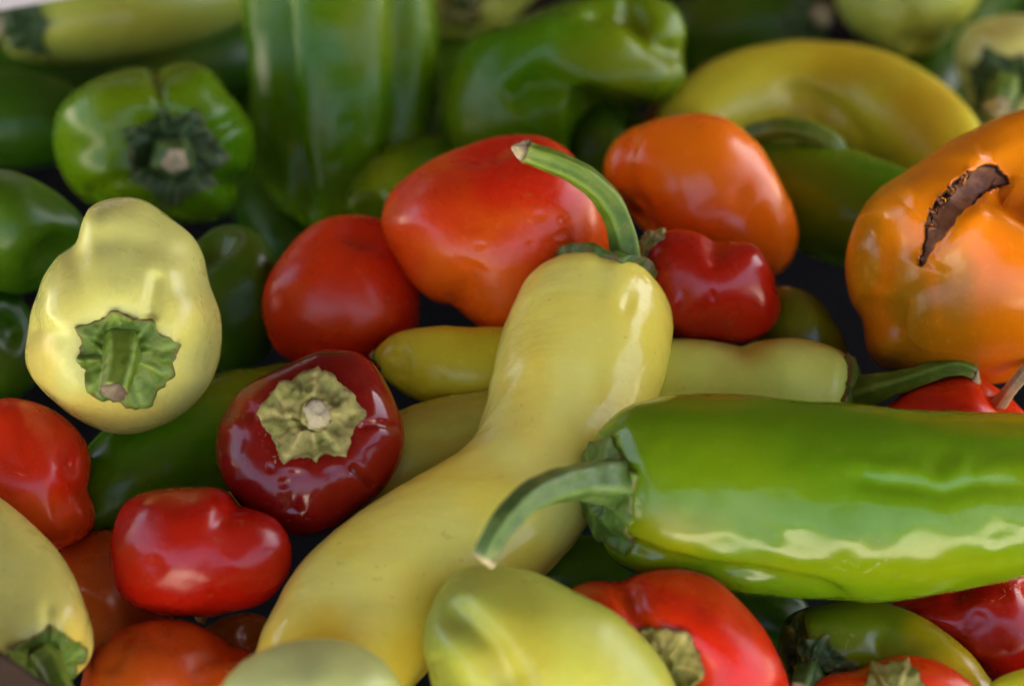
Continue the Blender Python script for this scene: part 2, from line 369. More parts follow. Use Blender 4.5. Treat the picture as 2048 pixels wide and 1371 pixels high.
        oa = np.arctan2(-(Oc[:, 1] - ce[1]), Oc[:, 0] - ce[0]); orr = np.hypot(Oc[:, 0] - ce[0], Oc[:, 1] - ce[1])
        nb = 90; bins = np.linspace(-math.pi, math.pi, nb, endpoint=False)
        o = np.argsort(oa); tgt = np.interp(bins, oa[o], orr[o], period=2 * math.pi)
        va = np.arctan2(V[:, 1], V[:, 0]); vr = np.hypot(V[:, 0], V[:, 1])
        ib = np.round((va + math.pi) / (2 * math.pi) * nb).astype(int) % nb
        sil = np.zeros(nb); np.maximum.at(sil, ib, vr)
        sil = np.maximum.reduce([np.roll(sil, k) for k in (-1, 0, 1)])
        sil = sum(np.roll(sil, k) * wk for k, wk in ((-2, .1), (-1, .2), (0, .4), (1, .2), (2, .1)))
        kq = tgt / sil; km = float(np.mean(kq))
        kv = np.interp(va, bins, kq, period=2 * math.pi); sv = np.interp(va, bins, sil, period=2 * math.pi)
        wgt = smooth(np.clip(vr / sv, 0, 1) * 1.15); k = km + (kv - km) * wgt
        V = np.stack([V[:, 0] * k, V[:, 1] * k, V[:, 2] * km * a.get('thick', 1.0)], 1) * px + center
        meanr = km * px; ax0 = ax; top = V[:nc].mean(0)
    # slow unevenness of the flesh
    V0 = V - center; N = V0 / (np.linalg.norm(V0, axis=1)[:, None] + 1e-9) if 'outline' in a else None
    F = grid_mesh(nr, nc)
    V, F = poles(V, F, nr, nc)
    # faces must look outwards
    Nn = vnormals(V, F)
    ctr = V[:-2].reshape(nr, nc, 3).mean(1)
    if np.mean(np.einsum('ij,ij->i', Nn[:-2], V[:-2] - np.repeat(ctr, nc, 0))) < 0:
        F = [f[::-1] for f in F]; Nn = -Nn
    am = a.get('uneven', 0.02) * meanr
    amp = a.get('wavy', 0.10) * noise_at(V - center, 5.5 / meanr, seed + 3) + noise_at(V - center, 1.1 / meanr, seed) + 0.4 * noise_at(V - center, 2.6 / meanr, seed + 9)
    V = V + Nn * (am * amp)[:, None]
    root, origin = attach_common(key, name, label, 'pepper', group, d0, center)
    V, body = finish_body(V, F, d0, a, mat, root, origin)
    if 'body_label' in a: body['label'] = a['body_label']
    bvh = BVHTree.FromPolygons([tuple(v) for v in V], F)
    if 'calyx' in a: calyx(a['calyx'], bvh, V, d0, top, ax0, root, origin, seed)
    if 'stem' in a: stem(a['stem'], -top[2], root, origin, seed, bvh)
    return root
def calyx(c, bvh, V, d0, top, ax0, root, origin, seed):
    px = d0 / FPX; ax = unit(c.get('axis', ax0)); R = c['r'] * px
    if 'at' in c:                                   # where the line of sight through this photo point meets the flesh
        ray = Vector(unit(cpt(c['at'][0], c['at'][1], 1.0))); hit = bvh.ray_cast(Vector((0, 0, 0)), ray)
        O = np.array(hit[0]) if hit[0] else np.array(bvh.find_nearest(Vector(cpt(c['at'][0], c['at'][1], d0)))[0])
        if 'axis' not in c and hit[0]: ax = unit(np.array(hit[1]) + 0.6 * ax0)
    else: O = top
    ref = np.array([0, 1.0, 0]) if abs(ax[1]) < 0.8 else np.array([1.0, 0, 0])
    e1 = unit(np.cross(ref, ax)); e2 = np.cross(ax, e1)
    nr, nc = 22, 120; th = np.linspace(0, 2 * math.pi, nc, endpoint=False)
    rim = np.zeros(nc); tips = c.get('tips')
    rng = random.Random(int(seed * 1000))
    if tips is None:
        k = c.get('n', 6); tips = [(360.0 * i / k + rng.uniform(-14, 14), rng.uniform(0.82, 1.08)) for i in range(k)]
    tips = sorted((t[0] % 360, t[1]) for t in tips); valley = c.get('valley', 0.74)
    for i, (t0, r0) in enumerate(tips):             # straight-ish edges sag between the points
        t1, r1 = tips[(i + 1) % len(tips)]; span = (t1 - t0) % 360 or 360
        x = ((np.degrees(th) - t0) % 360) / span; m = x < 1
        prof = (r0 * (1 - x) + r1 * x) - (1 - valley) * np.clip(4 * x * (1 - x), 0, 1) ** 0.85
        rim[m] = prof[m]
    for f, am in ((11, .012), (17, .014), (29, .012), (43, 0.008)): rim += am * np.sin(f * th + rng.uniform(0, 6))
    tan_t = np.array([t for t, _ in tips]); rows = []; rib = []; edge = []
    vein = np.max([gauss((((np.degrees(th) - t) + 180) % 360 - 180) / 5.0) for t in tan_t], axis=0)
    thick = c.get('thick', 0.9) / 1000.0; lift = c.get('lift', 0.6) / 1000.0
    for i in range(nr):
        q = (i + 0.3) / (nr - 0.7)
        for j in range(nc):
            rr = R * rim[j] * q
            p = O + e1 * (rr * math.cos(th[j])) + e2 * (rr * math.sin(th[j]))
            st = p + ax * (R * 1.1)
            hit = bvh.ray_cast(Vector(st), Vector(-ax), R * 3.0)
            if hit[0] is None: hit = bvh.find_nearest(Vector(p))
            hp, hn = np.array(hit[0]), np.array(hit[1])
            if np.dot(hn, ax) < 0: hn = -hn
            rows.append((hp, hn, q, j))
    P = np.array([r[0] for r in rows]).reshape(nr, nc, 3); Nn = np.array([r[1] for r in rows]).reshape(nr, nc, 3)
    for _ in range(3):                              # the leaf does not follow every small groove
        P[1:-1] = (P[1:-1] + 0.5 * (np.roll(P[1:-1], 1, 1) + np.roll(P[1:-1], -1, 1))) / 2
        Nn = (Nn + np.roll(Nn, 1, 1) + np.roll(Nn, -1, 1)) / 3
    Nn /= np.linalg.norm(Nn, axis=2)[:, :, None]
    Q = np.array([r[2] for r in rows]).reshape(nr, nc)
    cr = noise_at((P.reshape(-1, 3) - O) , 3.2 / R, seed).reshape(nr, nc) + 0.6 * noise_at((P.reshape(-1, 3) - O), 8.0 / R, seed + 4).reshape(nr, nc)
    wr = np.sin(th * c.get('wr', 15) + 5 * Q + seed)
    hgt = thick * (1 - 0.35 * Q) + c.get('crinkle', 0.6) / 1000.0 * (cr * 1.3 + 0.35 * wr * Q) * smooth(Q * 2.2) + vein[None, :] * c.get('vein', 0.3) * 1e-3 * smooth(Q * 3) + lift * smooth((Q - 0.75) / 0.25) * (0.4 + 0.9 * np.abs(np.sin(th * 2.5 + seed)))[None, :]
    hgt = hgt + c.get('collar', 1.2) / 1000.0 * gauss((Q - c.get('collar_q', 0.30)) / 0.09)
    hgt = np.maximum(hgt, 0.25e-3)
    Vt = (P + Nn * hgt[:, :, None]).reshape(-1, 3)
    skirt = P[-1] - Nn[-1] * 0.3e-3 - 0.01 * (P[-1] - O)
    Vv = np.concatenate([Vt, skirt, [Vt[:nc].mean(0)]])
    F = grid_mesh(nr + 1, nc); last = len(Vv) - 1
    for j in range(nc): F.append((last, (j + 1) % nc, j))
    n0 = vnormals(Vv, F)
    if np.mean(n0[:nr * nc] @ ax) < 0: F = [f[::-1] for f in F]
    rib = np.concatenate([np.tile(vein, nr), vein, [0]]); edge = np.concatenate([(smooth((Q - 0.90) / 0.10) * 0.8).ravel(), np.ones(nc), [0]])
    mesh_obj('calyx', Vv, F, M[c.get('mat', 'calyx')], root, origin, {'rib': rib, 'edge': edge})
def stem(c, d0, root, origin, seed, bvh):
    rows = []
    for s in c['pts']:
        d = d0 + s[3] / 1000.0; rows.append(list(cpt(s[0], s[1], d)) + [s[2] * d / FPX])
    nr, nc = 64, 40; C, L = crom(rows, nr); T, E1, E2 = frames(C[:, :3], np.array([0, 0, 1.0]))
    th = np.linspace(0, 2 * math.pi, nc, endpoint=False); V = []; rib = []
    ribs = c.get('ribs', 5); ra = c.get('rib', 0.07)
    for i in range(nr):
        tw = 0.5 * i / nr
        prof = 1 + ra * np.cos(ribs * (th + tw)) + 0.03 * np.cos(2 * th + seed + i / 9.0)
        r = C[i, 3] * prof * (1 + 0.025 * math.sin(i * 0.55 + seed))
        V.append(C[i, :3] + np.outer(r * np.cos(th), E1[i]) + np.outer(r * np.sin(th), E2[i]))
        rib.append(np.clip(np.cos(ribs * (th + tw)), 0, 1) ** 3)
    V = np.concatenate(V); F = grid_mesh(nr, nc); V, F = poles(V, F, nr, nc)
    n0 = vnormals(V, F)
    if np.mean(np.einsum('ij,ij->i', n0[:-2], V[:-2] - np.repeat(C[:, :3], nc, 0))) < 0: F = [f[::-1] for f in F]
    st = mesh_obj('stem', V, F, M[c.get('mat', 'stem')], root, origin, {'rib': np.concatenate([np.concatenate(rib), [0, 0]]), 'edge': np.concatenate([np.repeat(smooth((np.arange(nr) / nr - 0.93) / 0.07), nc), [0, 1]])})
    # the broken end: a rough pale plug
    tip = c.get('tip', 0.5)
    if tip:
        e = C[-1, :3]; t = T[-1]; r0 = C[-1, 3]; pr = [(0.0, 0.97), (0.12, 0.98), (0.45, 0.80), (0.8, 0.42), (1.0, 0.10)]
        if c.get('flat'): pr = [(-0.1, 0.93), (0.15, 1.0), (0.3, 0.85), (0.28, 0.5), (0.35, 0.1)]
        if 'tipdir' in c: t = unit(c['tipdir'])
        Vv = []; rng = random.Random(int(seed * 77))
        ph = [rng.uniform(0, 6) for _ in range(4)]
        for k, (z, r) in enumerate(pr):
            jag = 1 + 0.10 * np.sin(3 * th + ph[0] + z) + 0.08 * np.sin(5 * th + ph[1]) + 0.05 * np.sin(9 * th + ph[2] + 3 * z)
            zz = z * tip * r0 * 2 * (1 + 0.25 * np.sin(2 * th + ph[3]) * z)
            Vv.append(e + np.outer(zz, t) + np.outer(r0 * r * jag * np.cos(th), E1[-1]) + np.outer(r0 * r * jag * np.sin(th), E2[-1]))
        Vv = np.concatenate(Vv); Ff = grid_mesh(len(pr), nc); Vv, Ff = poles(Vv, Ff, len(pr), nc)
        n1 = vnormals(Vv, Ff)
        if np.mean(np.einsum('ij,ij->i', n1[:-2], Vv[:-2] - e)) < 0: Ff = [f[::-1] for f in Ff]
        Q = np.repeat(np.array([p[0] for p in pr]), nc)
        ce = mesh_obj('cut_end', Vv, Ff, M[c.get('tipmat', 'cork')], root, origin, {'rib': np.zeros(len(Vv)), 'edge': np.concatenate([1 - smooth(Q * 3), [1, 0]])})
        ce.parent = st

GR = dict(b='pale banana peppers in the heap', g='green peppers in the heap', r='red peppers in the heap', o='orange peppers in the heap')
# ------------------------------------------------------------------ the peppers, nearest the viewer first
P = build
P('front_pale', 'banana_pepper', 'ash', 'blurred pale green pepper end cut off by the bottom edge, nearest the viewer', GR['b'],
  h=62, outline=[(620, 1274), (700, 1284), (765, 1318), (803, 1371), (815, 1440), (760, 1540), (620, 1590), (470, 1540), (420, 1450), (440, 1365), (520, 1300)],
  axis=(0.2, -0.8, 0.3), asp=1.0, lob=0.02, groove=0.02, thick=1.1)
P('front_lime', 'banana_pepper', 'lime', 'blurred yellow-green pepper with creased blunt tip upward, in front of the long yellow pepper', GR['b'],
  h=30, outline=[(960, 1130), (1040, 1139), (1110, 1160), (1180, 1191), (1240, 1228), (1300, 1285), (1345, 1345), (1380, 1420), (1400, 1520), (1340, 1640), (1180, 1680), (1020, 1640), (920, 1530), (865, 1400), (848, 1290), (862, 1212), (900, 1155)],
  at=(1090, 1390), axis=(0.45, -0.75, -0.2), asp=1.15, lob=0.02, groove=0.02, thick=0.85, dimple1=0.05,
  grooves=[([(872, 1200), (930, 1235), (985, 1290), (1010, 1350), (1020, 1420)], 34, 30), ([(855, 1310), (880, 1360), (915, 1410)], 22, 12)], dents=[(1030, 1370, 50, 10), (920, 1290, 50, -8), (1130, 1260, 70, -5)],
  patches=[(1030, 1300, 90, 130, 0.5)])
P('scarlet_low', 'red_pepper', 'scarlet', 'shiny orange-red pepper showing a tan speckled calyx, behind the yellow-green blunt one', GR['r'],
  h=6, outline=[(1130, 1195), (1160, 1168), (1200, 1160), (1240, 1160), (1270, 1146), (1320, 1134), (1380, 1138), (1430, 1155), (1480, 1200), (1530, 1262), (1560, 1320), (1576, 1380), (1570, 1450), (1480, 1530), (1350, 1550), (1220, 1500), (1150, 1400), (1118, 1290)],
  at=(1345, 1340), axis=(-0.15, -0.05, 0.96), asp=0.75, dimple=0.3, lobes=4, phase=20, lob=0.03, groove=0.06,
  grooves=[([(1252, 1160), (1262, 1210), (1280, 1255), (1300, 1290)], 22, 22)], dents=[(1420, 1200, 50, 4), (1490, 1290, 40, -4)],
  patches=[(1160, 1190, 60, 40, 0.4)],
  calyx=dict(at=(1330, 1318), r=92, mat='drycalyx', n=6, valley=0.9, crinkle=0.7, collar=0.8),
  stem=dict(pts=[(1318, 1335, 24, 6), (1312, 1350, 22, -4), (1305, 1372, 20, -10)], mat='drycalyx', tip=0.3))
P('green_front', 'green_pepper', 'green', 'large glossy bright green pepper with a bent stem, lying across the long yellow one', GR['g'],
  h=52, spine=[(1203, 985, 150, -9), (1300, 978, 180, -3), (1420, 980, 196), (1600, 995, 197), (1760, 1006, 195), (1900, 1000, 180), (2048, 986, 162), (2180, 975, 130), (2300, 965, 80)],
  cap0=0.62, e0=0.72, dimple=0.12, wavy=0.24, lobes=3, phase=-58, lob=0.02, groove=0.03, uneven=0.03, lobe_mid=0.6, res=(130, 128),
  grooves=[([(1200, 1060), (1250, 1090), (1320, 1120), (1400, 1140), (1500, 1152), (1640, 1180), (1700, 1200)], 17, 26),
           ([(1690, 950), (1760, 965), (1830, 970), (1890, 985), (1960, 965), (2060, 975)], 20, 10), ([(1740, 905), (1850, 895), (2000, 900), (2080, 890)], 26, 5),
           ([(1300, 900), (1450, 895), (1650, 900)], 60, 5)],
  dents=[(1880, 930, 24, 9), (1950, 930, 18, 7), (1500, 1045, 50, 6), (1610, 1085, 30, 5), (1690, 1070, 26, -4), (1850, 1085, 34, 6), (1390, 1030, 26, 4), (1990, 1060, 26, 5), (1760, 1060, 26, 4), (1920, 1075, 20, -3), (1450, 1085, 22, 3), (1545, 1100, 18, -3)],
  patches=[(1330, 1075, 120, 55, 0.7), (1750, 1120, 330, 45, 0.35), (1400, 800, 130, 22, 0.5), (2000, 850, 110, 22, 0.8)],
  calyx=dict(axis=(-0.90, 0.05, 0.42), r=120, mat='cap', tips=[(20, 1.0), (75, .95), (135, 1.0), (190, 1.1), (235, .95), (285, 1.05), (330, .9)], valley=0.88, crinkle=0.6, thick=1.3, lift=0.4, collar=1.2, collar_q=0.45),
  stem=dict(pts=[(1255, 968, 55, 4), (1215, 963, 47, -12), (1165, 962, 37, -19), (1105, 974, 32, -31), (1050, 1002, 29, -41), (1008, 1045, 27, -46), (982, 1085, 25, -48), (968, 1112, 25, -48)], mat='bluestem', rib=0.09, tip=0.45, tipdir=(0.5, -0.85, 0.1)))
P('yellow_main', 'banana_pepper', 'yellow', 'long pale yellow pepper standing up in the middle with an arched green stem', GR['b'],
  h=38, spine=[(1200, 556, 138, 0), (1176, 680, 166, 0), (1140, 790, 166), (1098, 893, 147), (1040, 990, 145), (935, 1080, 163), (790, 1172, 166), (700, 1272, 164), (640, 1380, 146), (610, 1500, 105)],
  cap0=0.60, e0=0.62, dimple=0.08, wavy=0.40, cap1=0.8, lobes=3, phase=62, lob=0.02, groove=0.035, gw=0.2, uneven=0.03, lobe_mid=0.12, res=(140, 112),
  grooves=[([(1262, 588), (1258, 606), (1246, 628)], 12, 7), ([(940, 900), (1020, 930), (1120, 960)], 40, 5)],
  dents=[(1185, 760, 34, 5), (1240, 700, 30, -3), (1110, 890, 34, 5), (1250, 810, 40, 4), (1090, 830, 24, -3), (720, 1200, 40, 6), (850, 1120, 34, 5), (930, 1030, 28, 4), (780, 1130, 24, -3), (1020, 1090, 26, 4), (640, 1290, 30, 4)],
  patches=[(640, 1330, 110, 110, 0.9), (830, 1330, 60, 80, 0.5), (1050, 760, 60, 130, 0.4)],
  calyx=dict(axis=(0.26, 0.90, 0.34), r=134, mat='cap', tips=[(8, 1.0), (60, .9), (120, .95), (176, 1.02), (232, .86), (300, .9)], valley=0.86, crinkle=0.35, thick=1.6, lift=1.5, collar=0.6, vein=0.2, wr=7),
  stem=dict(pts=[(1228, 592, 64, -6), (1238, 566, 50, -9), (1249, 528, 35, -11), (1247, 480, 28, -12), (1228, 420, 27, -14), (1188, 370, 25, -17), (1130, 334, 23, -20), (1050, 304, 22, -22)], rib=0.09, tip=0.55))
P('cherry_low', 'cherry_pepper', 'red', 'smooth deep red pepper lying on its side below the star-topped dark red one', GR['r'],
  h=26, outline=[(215, 1110), (220, 1060), (243, 1010), (288, 980), (350, 972), (420, 973), (455, 985), (477, 1008), (510, 1013), (550, 1032), (576, 1070), (583, 1115), (570, 1160), (530, 1200), (460, 1225), (390, 1236), (330, 1234), (270, 1215), (230, 1172)],
  axis=(0.9, -0.25, -0.35), asp=1.0, dimple=0.05, dimple1=0.0, lobes=3, phase=30, lob=0.02, groove=0.015, uneven=0.035,
  grooves=[([(478, 1005), (455, 1040), (420, 1085)], 40, 3)], dents=[(330, 1040, 60, 5), (305, 1130, 18, 4), (270, 1150, 14, 3)],
  stem=dict(pts=[(400, 1200, 12, 10), (400, 1226, 12, 5), (404, 1236, 11, 0)], mat='drycalyx', tip=0.4, tipmat='cork'))
P('cherry_star', 'cherry_pepper', 'maroon', 'round dark red pepper facing up with a dry yellowish star-shaped calyx', GR['r'],
  h=34, outline=[(430, 900), (440, 840), (470, 790), (525, 748), (580, 720), (645, 700), (705, 703), (745, 725), (780, 775), (803, 835), (808, 890), (795, 940), (760, 988), (710, 1030), (660, 1062), (610, 1072), (560, 1062), (510, 1035), (470, 992), (441, 946)],
  axis=(0.03, 0.33, 0.94), asp=0.72, dimple=0.16, lobes=5, phase=80, lob=0.02, groove=0.045, gw=0.2, res=(120, 150),
  grooves=[([(715, 852), (760, 846), (800, 856)], 7, 9), ([(700, 930), (725, 955), (750, 978)], 8, 12), ([(590, 935), (585, 985), (580, 1030)], 22, 7), ([(660, 930), (672, 985), (668, 1030)], 18, 5), ([(520, 830), (470, 815), (440, 820)], 18, 6)],
  dents=[(540, 935, 7, 4), (566, 967, 9, 7), (700, 985, 30, 4)],
  patches=[(480, 760, 70, 60, 0.3)],
  calyx=dict(at=(625, 838), axis=(0.03, 0.33, 0.94), r=103, mat='drycalyx', tips=[(84, 1.02), (178, 1.05), (240, 1.08), (275, .92), (308, 1.05), (5, 1.02)], valley=0.80, crinkle=1.4, thick=2.0, lift=0.6, collar=1.7, collar_q=0.44, vein=0.05, wr=5),
  stem=dict(pts=[(630, 838, 34, 10), (632, 832, 32, 0), (636, 828, 30, -4)], mat='drycalyx', tip=0.22, rib=0.06, tipdir=(0.25, -0.2, 0.9)))
P('pale_left', 'banana_pepper', 'cream', 'pale yellow pepper pointing its wrinkled green calyx at the viewer, beside the green bell', GR['b'],
  h=22, outline=[(52, 705), (60, 640), (74, 590), (84, 550), (110, 510), (145, 480), (165, 440), (190, 402), (240, 388), (285, 395), (330, 425), (380, 465), (402, 505), (412, 560), (435, 620), (441, 670), (432, 735), (400, 795), (350, 840), (290, 864), (230, 868), (160, 838), (100, 785), (65, 745)],
  at=(246, 660), axis=(0.02, -0.16, 0.98), asp=1.05, dimple=0.12, lobes=4, phase=40, lob=0.03, groove=0.05, e=0.6, res=(130, 128),
  grooves=[([(120, 520), (180, 478), (250, 470), (320, 490), (400, 520)], 32, 10), ([(318, 540), (308, 590), (300, 640)], 16, 14), ([(140, 680), (90, 660), (60, 650)], 20, 7), ([(390, 720), (430, 730)], 18, 5)],
  dents=[(235, 590, 55, -11), (365, 620, 50, -10), (130, 640, 50, -8), (390, 760, 50, -7), (200, 440, 40, -5)],
  patches=[(200, 830, 150, 40, 0.5), (80, 740, 40, 100, 0.4)],
  calyx=dict(at=(250, 708), axis=(0.02, -0.12, 0.98), r=109, n=6, mat='calyx', tips=[(10, 1.0), (52, .82), (100, .86), (150, 1.0), (185, .88), (225, .98), (290, 1.08), (335, .98)], valley=0.84, crinkle=1.6, thick=1.0, lift=0.25, wr=13),
  stem=dict(pts=[(246, 690, 46, 8), (245, 700, 40, -2), (240, 730, 34, -10), (232, 765, 29, -17), (228, 782, 28, -19)], mat='stem', tip=0.22, tipmat='darkcut', tipdir=(-.1, -.8, .5)))
P('red_corner', 'red_pepper', 'scarlet', 'red pepper crown with grey-green calyx, cut off below the olive-green one', GR['r'],
  h=12, outline=[(1615, 1385), (1655, 1352), (1715, 1343), (1755, 1324), (1800, 1311), (1860, 1318), (1920, 1346), (1965, 1400), (1955, 1490), (1850, 1540), (1700, 1525), (1620, 1450)],
  axis=(0.0, 0.2, 0.97), asp=0.7, dimple=0.2, lobes=4, phase=45, lob=0.03, groove=0.07,
  grooves=[([(1748, 1325), (1755, 1345), (1770, 1375)], 16, 10)],
  calyx=dict(at=(1790, 1395), r=78, mat='drycalyx', n=6, valley=0.84, crinkle=0.8), stem=dict(pts=[(1790, 1400, 22, 6), (1790, 1405, 20, -4), (1785, 1420, 18, -12)], mat='bluestem', tip=0.3))
P('yellow_corner', 'banana_pepper', 'golden', 'sliver of yellow pepper in the very bottom corner beside the red ones', GR['b'],
  h=5, spine=[(1975, 1410, 35), (2030, 1402, 58), (2100, 1400, 66), (2220, 1420, 50)], lob=0.02)
P('olive_low', 'green_pepper', 'olive', 'olive-green pepper turning yellow at its far end, under the large green pepper', GR['g'],
  h=2, spine=[(1572, 1316, 92, 0), (1650, 1310, 112, 2), (1740, 1312, 115, 6), (1830, 1352, 112, 6), (1910, 1420, 100, 4), (1990, 1520, 70, 0)], cap0=0.5, e0=0.6, lobes=3, phase=-40, groove=0.08, lob=0.04, lobe_mid=0.3,
  grooves=[([(1588, 1195), (1592, 1240), (1598, 1290)], 14, 16), ([(1740, 1290), (1780, 1270), (1840, 1300)], 20, 5)],
  patches=[(1900, 1350, 75, 75, 1.0), (1860, 1260, 60, 40, 0.5)],
  calyx=dict(at=(1625, 1335), r=78, mat='darkcalyx', n=6, axis=(-0.35, -0.35, 0.87), crinkle=1.4, lift=1.0),
  stem=dict(pts=[(1630, 1330, 30, 2), (1615, 1350, 28, -16), (1600, 1385, 25, -24)], mat='bluestem', tip=0.3))
P('red_right', 'red_pepper', 'red', 'deep red dimpled pepper under the large green pepper at the lower side edge', GR['r'],
  h=6, outline=[(1770, 1215), (1825, 1188), (1900, 1165), (1980, 1145), (2070, 1130), (2150, 1180), (2150, 1280), (2080, 1345), (2000, 1358), (1940, 1340), (1880, 1300), (1815, 1255)],
  axis=(0.6, 0.2, 0.3), lobes=3, groove=0.05, uneven=0.04, grooves=[([(1900, 1170), (1920, 1220), (1930, 1270)], 22, 9)], dents=[(1960, 1235, 20, 5), (2000, 1200, 25, 4)])
P('pale_corner', 'banana_pepper', 'cream', 'pale yellow-green pepper in the bottom corner with a dark-tipped green calyx', GR['b'],
  h=28, spine=[(92, 1330, 92, -2), (70, 1275, 122, 4), (20, 1200, 136, 14), (-50, 1120, 130, 26), (-130, 1030, 105, 36), (-190, 960, 60, 40)], follow=0.4, cap0=0.5, e0=0.6, lobes=4, phase=60, lob=0.03, groove=0.05, lobe_mid=0.2,
  dents=[(60, 1230, 30, -4), (120, 1235, 25, -4)], grooves=[([(95, 1200), (100, 1250), (95, 1290)], 14, 8)], patches=[(150, 1290, 30, 80, 0.5)],
  calyx=dict(at=(95, 1318), axis=(0.2, -0.55, 0.8), r=84, n=5, tips=[(10, 0.9), (85, 1.0), (150, 1.08), (220, 1.0), (300, .95)], valley=0.82, mat='calyx', crinkle=1.2, wr=12),
  stem=dict(pts=[(88, 1308, 34, 4), (95, 1325, 30, -12), (108, 1350, 27, -20), (128, 1395, 25, -26)], mat='stem', tip=0.3))
P('red_left', 'red_pepper', 'scarlet', 'bright red pepper with a narrow waist at the left edge', GR['r'],
  h=14, outline=[(-60, 830), (0, 798), (55, 796), (110, 820), (150, 858), (174, 900), (180, 950), (178, 985), (189, 1018), (188, 1052), (165, 1080), (130, 1096), (95, 1104), (40, 1090), (-40, 1060), (-90, 1000), (-100, 900)],
  axis=(-0.5, -0.3, -0.5), asp=0.95, lob=0.02, groove=0.03, uneven=0.03, grooves=[([(182, 990), (140, 1005), (100, 1010)], 26, 6)], dents=[(20, 925, 14, 4), (45, 935, 8, 3), (120, 920, 40, -4)],
  patches=[(60, 1040, 110, 60, 0.35)])
P('orange_low', 'orange_pepper', 'ember', 'orange-red pepper cut off by the bottom edge, below the smooth deep red one', GR['o'],
  h=10, outline=[(158, 1380), (178, 1315), (228, 1265), (280, 1241), (330, 1232), (380, 1240), (430, 1264), (470, 1290), (515, 1310), (545, 1370), (510, 1450), (420, 1510), (300, 1515), (200, 1475), (160, 1425)],
  axis=(0.3, -0.6, 0.2), lobes=4, lob=0.03, groove=0.05, grooves=[([(265, 1250), (235, 1290), (215, 1350)], 20, 9)], patches=[], )
P('rust_low', 'orange_pepper', 'rust', 'dull rust-orange pepper mostly hidden under the smooth deep red one', GR['o'],
  h=-14, outline=[(98, 1125), (115, 1095), (150, 1075), (210, 1058), (280, 1068), (335, 1115), (350, 1190), (335, 1265), (270, 1310), (190, 1305), (130, 1260), (100, 1190)], axis=(0.2, 0.3, -0.5), lob=0.02, groove=0.03)
P('cherry_bean', 'cherry_pepper', 'red', 'bean-shaped dark red pepper just behind the stem of the long yellow one', GR['r'],
  h=18, outline=[(1262, 560), (1272, 505), (1295, 470), (1340, 459), (1390, 462), (1430, 479), (1468, 484), (1508, 492), (1534, 522), (1552, 556), (1565, 600), (1556, 640), (1524, 672), (1480, 687), (1430, 682), (1380, 678), (1320, 668), (1275, 625)],
  axis=(-0.75, -0.35, 0.2), asp=0.9, lob=0.03, groove=0.04, uneven=0.035,
  grooves=[([(1432, 474), (1428, 505), (1440, 540)], 22, 12), ([(1370, 585), (1362, 620)], 6, 4), ([(1426, 583), (1428, 602)], 5, 4), ([(1520, 500), (1545, 540), (1560, 600)], 8, 3)],
  dents=[(1470, 560, 35, -4), (1530, 620, 25, -3)],
  calyx=dict(at=(1300, 480), r=42, mat='drycalyx', n=5, axis=(-0.5, 0.75, 0.3), crinkle=0.7))
P('lime_mid', 'banana_pepper', 'palegreen', 'yellow-green pepper with straight dry-tipped stem, behind the large bright green one', GR['b'],
  h=8, spine=[(1708, 800, 62, 0), (1672, 792, 94, 0), (1612, 788, 113, 0), (1552, 793, 119, 0), (1490, 802, 112, 0), (1420, 797, 118, 2), (1330, 795, 120, 4), (1230, 800, 95, 8)], cap0=0.6, e0=0.8, lob=0.02, groove=0.03, uneven=0.02,
  dents=[(1490, 690, 44, 12), (1560, 740, 40, -6), (1430, 740, 30, 4), (1640, 730, 30, 3)], patches=[],
  calyx=dict(axis=(0.93, 0.05, 0.25), r=98, mat='calyx', n=6, valley=0.84, thick=1.7),
  stem=dict(pts=[(1688, 792, 52, 0), (1712, 787, 40, -3), (1760, 774, 28, -7), (1825, 757, 22, -9), (1885, 738, 19, -11), (1922, 734, 18, -12), (1948, 745, 15, -12)], mat='stem', tip=0.7, tipmat='cork', tipdir=(0.5, -0.8, 0)))
P('gold_under', 'banana_pepper', 'lime', 'olive-yellow pepper lying beside the long yellow one, below the curved yellow one', GR['b'],
  h=-8, spine=[(1090, 840, 80, 4), (1000, 872, 100), (900, 902, 112), (800, 940, 108), (715, 990, 80), (650, 1040, 45)], lob=0.02, groove=0.03, grooves=[([(820, 870), (900, 880), (980, 850)], 14, 5)], uneven=0.03)
P('gold_mid', 'banana_pepper', 'golden', 'curved yellow pepper with its small green end touching the star-topped red one', GR['b'],
  h=2, spine=[(752, 712, 10, 4), (776, 712, 36, 3), (806, 718, 60, 1), (850, 728, 77, 0), (920, 737, 84, 0), (1020, 745, 90, 4), (1110, 760, 80, 10)], cap0=0.2, e0=0.8, dimple=0, cap1=0.8, lob=0.02, groove=0.02, uneven=0.04,
  grooves=[([(795, 690), (803, 720), (798, 760)], 16, 7)],
  stem=dict(pts=[(772, 713, 22, 2), (758, 712, 14, 0), (746, 710, 10, 0)], mat='stem', tip=0.3))
P('red_under', 'red_pepper', 'scarlet', 'red pepper under the big orange one, its dry tan stem at the side edge', GR['r'],
  h=-2, outline=[(1755, 840), (1795, 797), (1850, 763), (1930, 744), (1990, 770), (2055, 825), (2100, 920), (2020, 980), (1880, 985), (1775, 930)], axis=(0.6, 0.4, 0.3), lob=0.02, groove=0.03,
  stem=dict(pts=[(1998, 805, 16, 4), (2015, 785, 14, 0), (2035, 762, 13, -4), (2060, 735, 15, -6)], mat='cork', tip=0.5))
